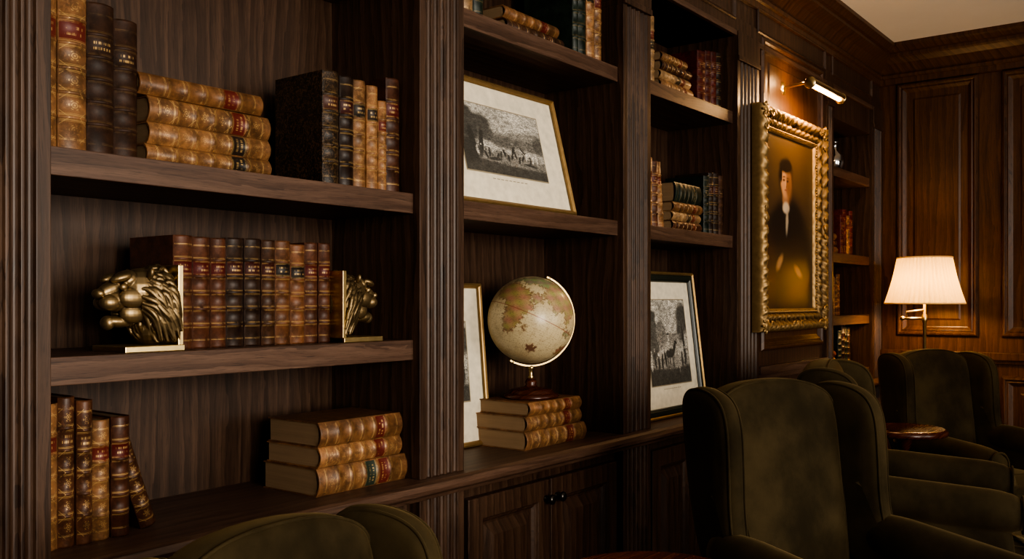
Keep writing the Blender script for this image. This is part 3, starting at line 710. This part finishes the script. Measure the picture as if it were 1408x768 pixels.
def chair(name,bx,by,phi,s=1.0,sx=1.0,sy=1.0):
    rot=math.radians(phi-270); Rz=Matrix.Rotation(rot,4,'Z')
    o=Vector((bx,by,0))-(Rz@Vector((0,.36*sy,0)))*s
    if CH['me'] is None:
        ob=cm.obj(name,recalc=True); CH['me']=ob.data
    else:
        ob=bpy.data.objects.new(name,CH['me']); bpy.context.scene.collection.objects.link(ob)
    ob.matrix_world=T((o.x,o.y,FZ))@Rz@Matrix.Diagonal((s*sx,s*sy,s,1))
chair('wingback_armchair',2.455,-.60,242,1,.83)
chair('wingback_armchair.001',3.38,-.44,282,1,.95,.88)
chair('wingback_armchair.002',4.80,-.46,235,.98,.86)
chair('wingback_armchair.003',.90,-.43,272,.88,.88)
# ------------------------------------------------------------------ side tables
def table(name,x,y,z,r):
    b=MB(); M=T((x,y,0))
    b.lathe([(r-.012,z-.03),(r-.002,z-.026),(r,z-.018),(r-.002,z-.008),(r-.010,z-.002),(r-.016,z),(r-.02,z-.002),(.001,z-.002)],WR,M,64)
    b.lathe([(.001,z-.03),(.05,z-.031),(.03,z-.06),(.018,z-.09),(.022,z-.2),(.034,z-.3),(.022,z-.36),(.02,.2),(.035,.16),(.03,.12),(.001,.11)],WR,M,24)
    for k in range(3):
        a=2*pi*k/3+.5; pts=[(x+math.cos(a)*q*.8,y+math.sin(a)*q*.8,h) for q,h in ((.01,.16),(.06,.15),(.11,.09),(.15,.04),(.18,.029))]
        b.tube(pts,[.02,.018,.014,.012,.016],WR)
    b.obj(name)
table('round_side_table',1.59,-.73,.715,.20)
table('round_side_table.001',4.14,-.53,.71,.17)
# ------------------------------------------------------------------ floor lamp
LX,LY=5.28,-.335
E=empty('floor_lamp')
b=MB(); b.lathe([(.13,FZ),(.135,.020),(.125,.028),(.03,.038),(.012,.05),(.009,.07),(.009,1.13),(.014,1.14),(.014,1.17),(.007,1.18),(.007,1.40),(.001,1.41)],BRASS,T((LX,LY,0)),32)
b.tube([(LX,LY,1.155),(LX-.03,LY+.06,1.155),(LX-.05,LY+.10,1.155)],.007,BRASS); b.tube([(LX-.04,LY+.08,1.155),(LX-.04,LY+.08,1.19),(LX,LY,1.20)],.006,BRASS)
b.ell((LX-.05,LY+.10,1.155),(.013,.013,.013),BRASS); b.obj('brass_stand',E)
g=G('pleated_silk_shade'); tr=g.n('ShaderNodeBsdfTranslucent',{'Color':(.80,.62,.27)}); df=g.n('ShaderNodeBsdfDiffuse',{'Color':(.72,.62,.38)})
mx=g.n('ShaderNodeMixShader',{0:.32,1:df.outputs[0],2:tr.outputs[0]}); g.L.new(mx.outputs[0],g.out.inputs[0])
b=MB(); n=288; vs=[];fs=[]
for k in range(9):
    t=k/8; z=1.235+.245*t; r=.197-(.062*t)-.006*math.sin(pi*t)
    for i in range(n):
        a=2*pi*i/n; q=r*(1+.026*math.cos(i*pi/3)); vs.append((q*math.cos(a),q*math.sin(a),z))
for k in range(8):
    for i in range(n):
        j=(i+1)%n; fs.append((k*n+i,k*n+j,(k+1)*n+j,(k+1)*n+i))
b.add(vs,fs,g.mat,T((LX,LY,0)))
for r,z in ((.199,1.235),(.137,1.48)): b.tube([(LX+r*math.cos(2*pi*i/60),LY+r*math.sin(2*pi*i/60),z) for i in range(60)],.004,g.mat,closed=True,n=6)
b.obj('pleated_shade',E,recalc=False)
b=MB(); b.ell((LX,LY,1.36),(.028,.028,.035),GLOW); b.obj('bulb',E)
light('floor_lamp_light','POINT',(LX,LY,1.32),19,(1,.60,.26),parent=E,shadow_soft_size=.045)
# ------------------------------------------------------------------ rug
g=G('persian_rug'); x,y,_=g.sep(g.obj())
vv=g.n('ShaderNodeTexVoronoi',{'Vector':g.obj(),'Scale':9}).outputs['Distance']; s1=g.m('SINE',g.m('MULTIPLY',vv,40))
RUG=g.P(Base_Color=g.mix(g.maprange(s1,-.2,.2),(.06,.014,.010),g.mix(g.maprange(g.noise(g.obj(),12,3),.45,.55),(.16,.11,.06),(.02,.02,.025))),Roughness=.95)
b=MB(); b.box(-.3,5.56,-4.0,-.15,.0,.012,RUG); b.obj('persian_rug')
b=MB(); GL=plain('silver',(.5,.5,.5),.15,1); b.lathe([(.03,0),(.035,.005),(.05,.05),(.045,.09),(.015,.12),(.014,.16),(.022,.165),(.001,.17)],GL,T((5.08,.08,1.95)),32); b.obj('silver_decanter')
# ------------------------------------------------------------------ lights
l=light('window_daylight_1','AREA',(-.2,YS-.16,1.6),250,(1,.92,.81),shape='RECTANGLE',size=2.1,size_y=1.55); aim(l,(-.2,0,1.6))
l=light('window_daylight_2','AREA',(3.05,YS-.16,1.6),60,(1,.92,.81),shape='RECTANGLE',size=1.6,size_y=1.55); aim(l,(3.05,0,1.6))
w=bpy.data.worlds.new('World'); bpy.context.scene.world=w; w.use_nodes=True; w.node_tree.nodes['Background'].inputs[0].default_value=(.5,.6,.75,1); w.node_tree.nodes['Background'].inputs[1].default_value=.15
PN=empty('added_fill_pendant'); px_,py_=2.6,-3.0  # added pendant out of view, fill light for ceiling and woodwork
b=MB(); b.lathe([(.06,0),(.06,-.02),(.012,-.03),(.006,-.04),(.006,-.34),(.02,-.35),(.001,-.36)],BRASS,T((px_,py_,CEI)),24)
g=G('fill_globe_glass'); g.P(Base_Color=(.9,.85,.75),Emission_Color=(1,.78,.52,1),Emission_Strength=1.5); b.ell((px_,py_,CEI-.47),(.12,.12,.12),g.mat); b.obj('fill_globe_shade',PN)
light('added_fill_light','POINT',(px_,py_,CEI-.62),14,(1,.80,.58),parent=PN,shadow_soft_size=.12)
# ------------------------------------------------------------------ camera
c=bpy.data.cameras.new('camera'); c.sensor_width=36; c.lens=1270/1408*36; c.shift_y=29/1408; c.clip_start=.05
if ZOOM:
    zx,zy,k=ZOOM; c.lens*=k; c.shift_x=k*(zx-704)/1408; c.shift_y=k*((384-zy)/1408+29/1408)
co=bpy.data.objects.new('camera',c); bpy.context.scene.collection.objects.link(co); co.location=(0,-1.6,1.25); co.rotation_euler=(pi/2,0,math.radians(-52.46))
bpy.context.scene.camera=co
bpy.context.scene.view_settings.view_transform='AgX'
bpy.context.scene.view_settings.look='AgX - High Contrast'
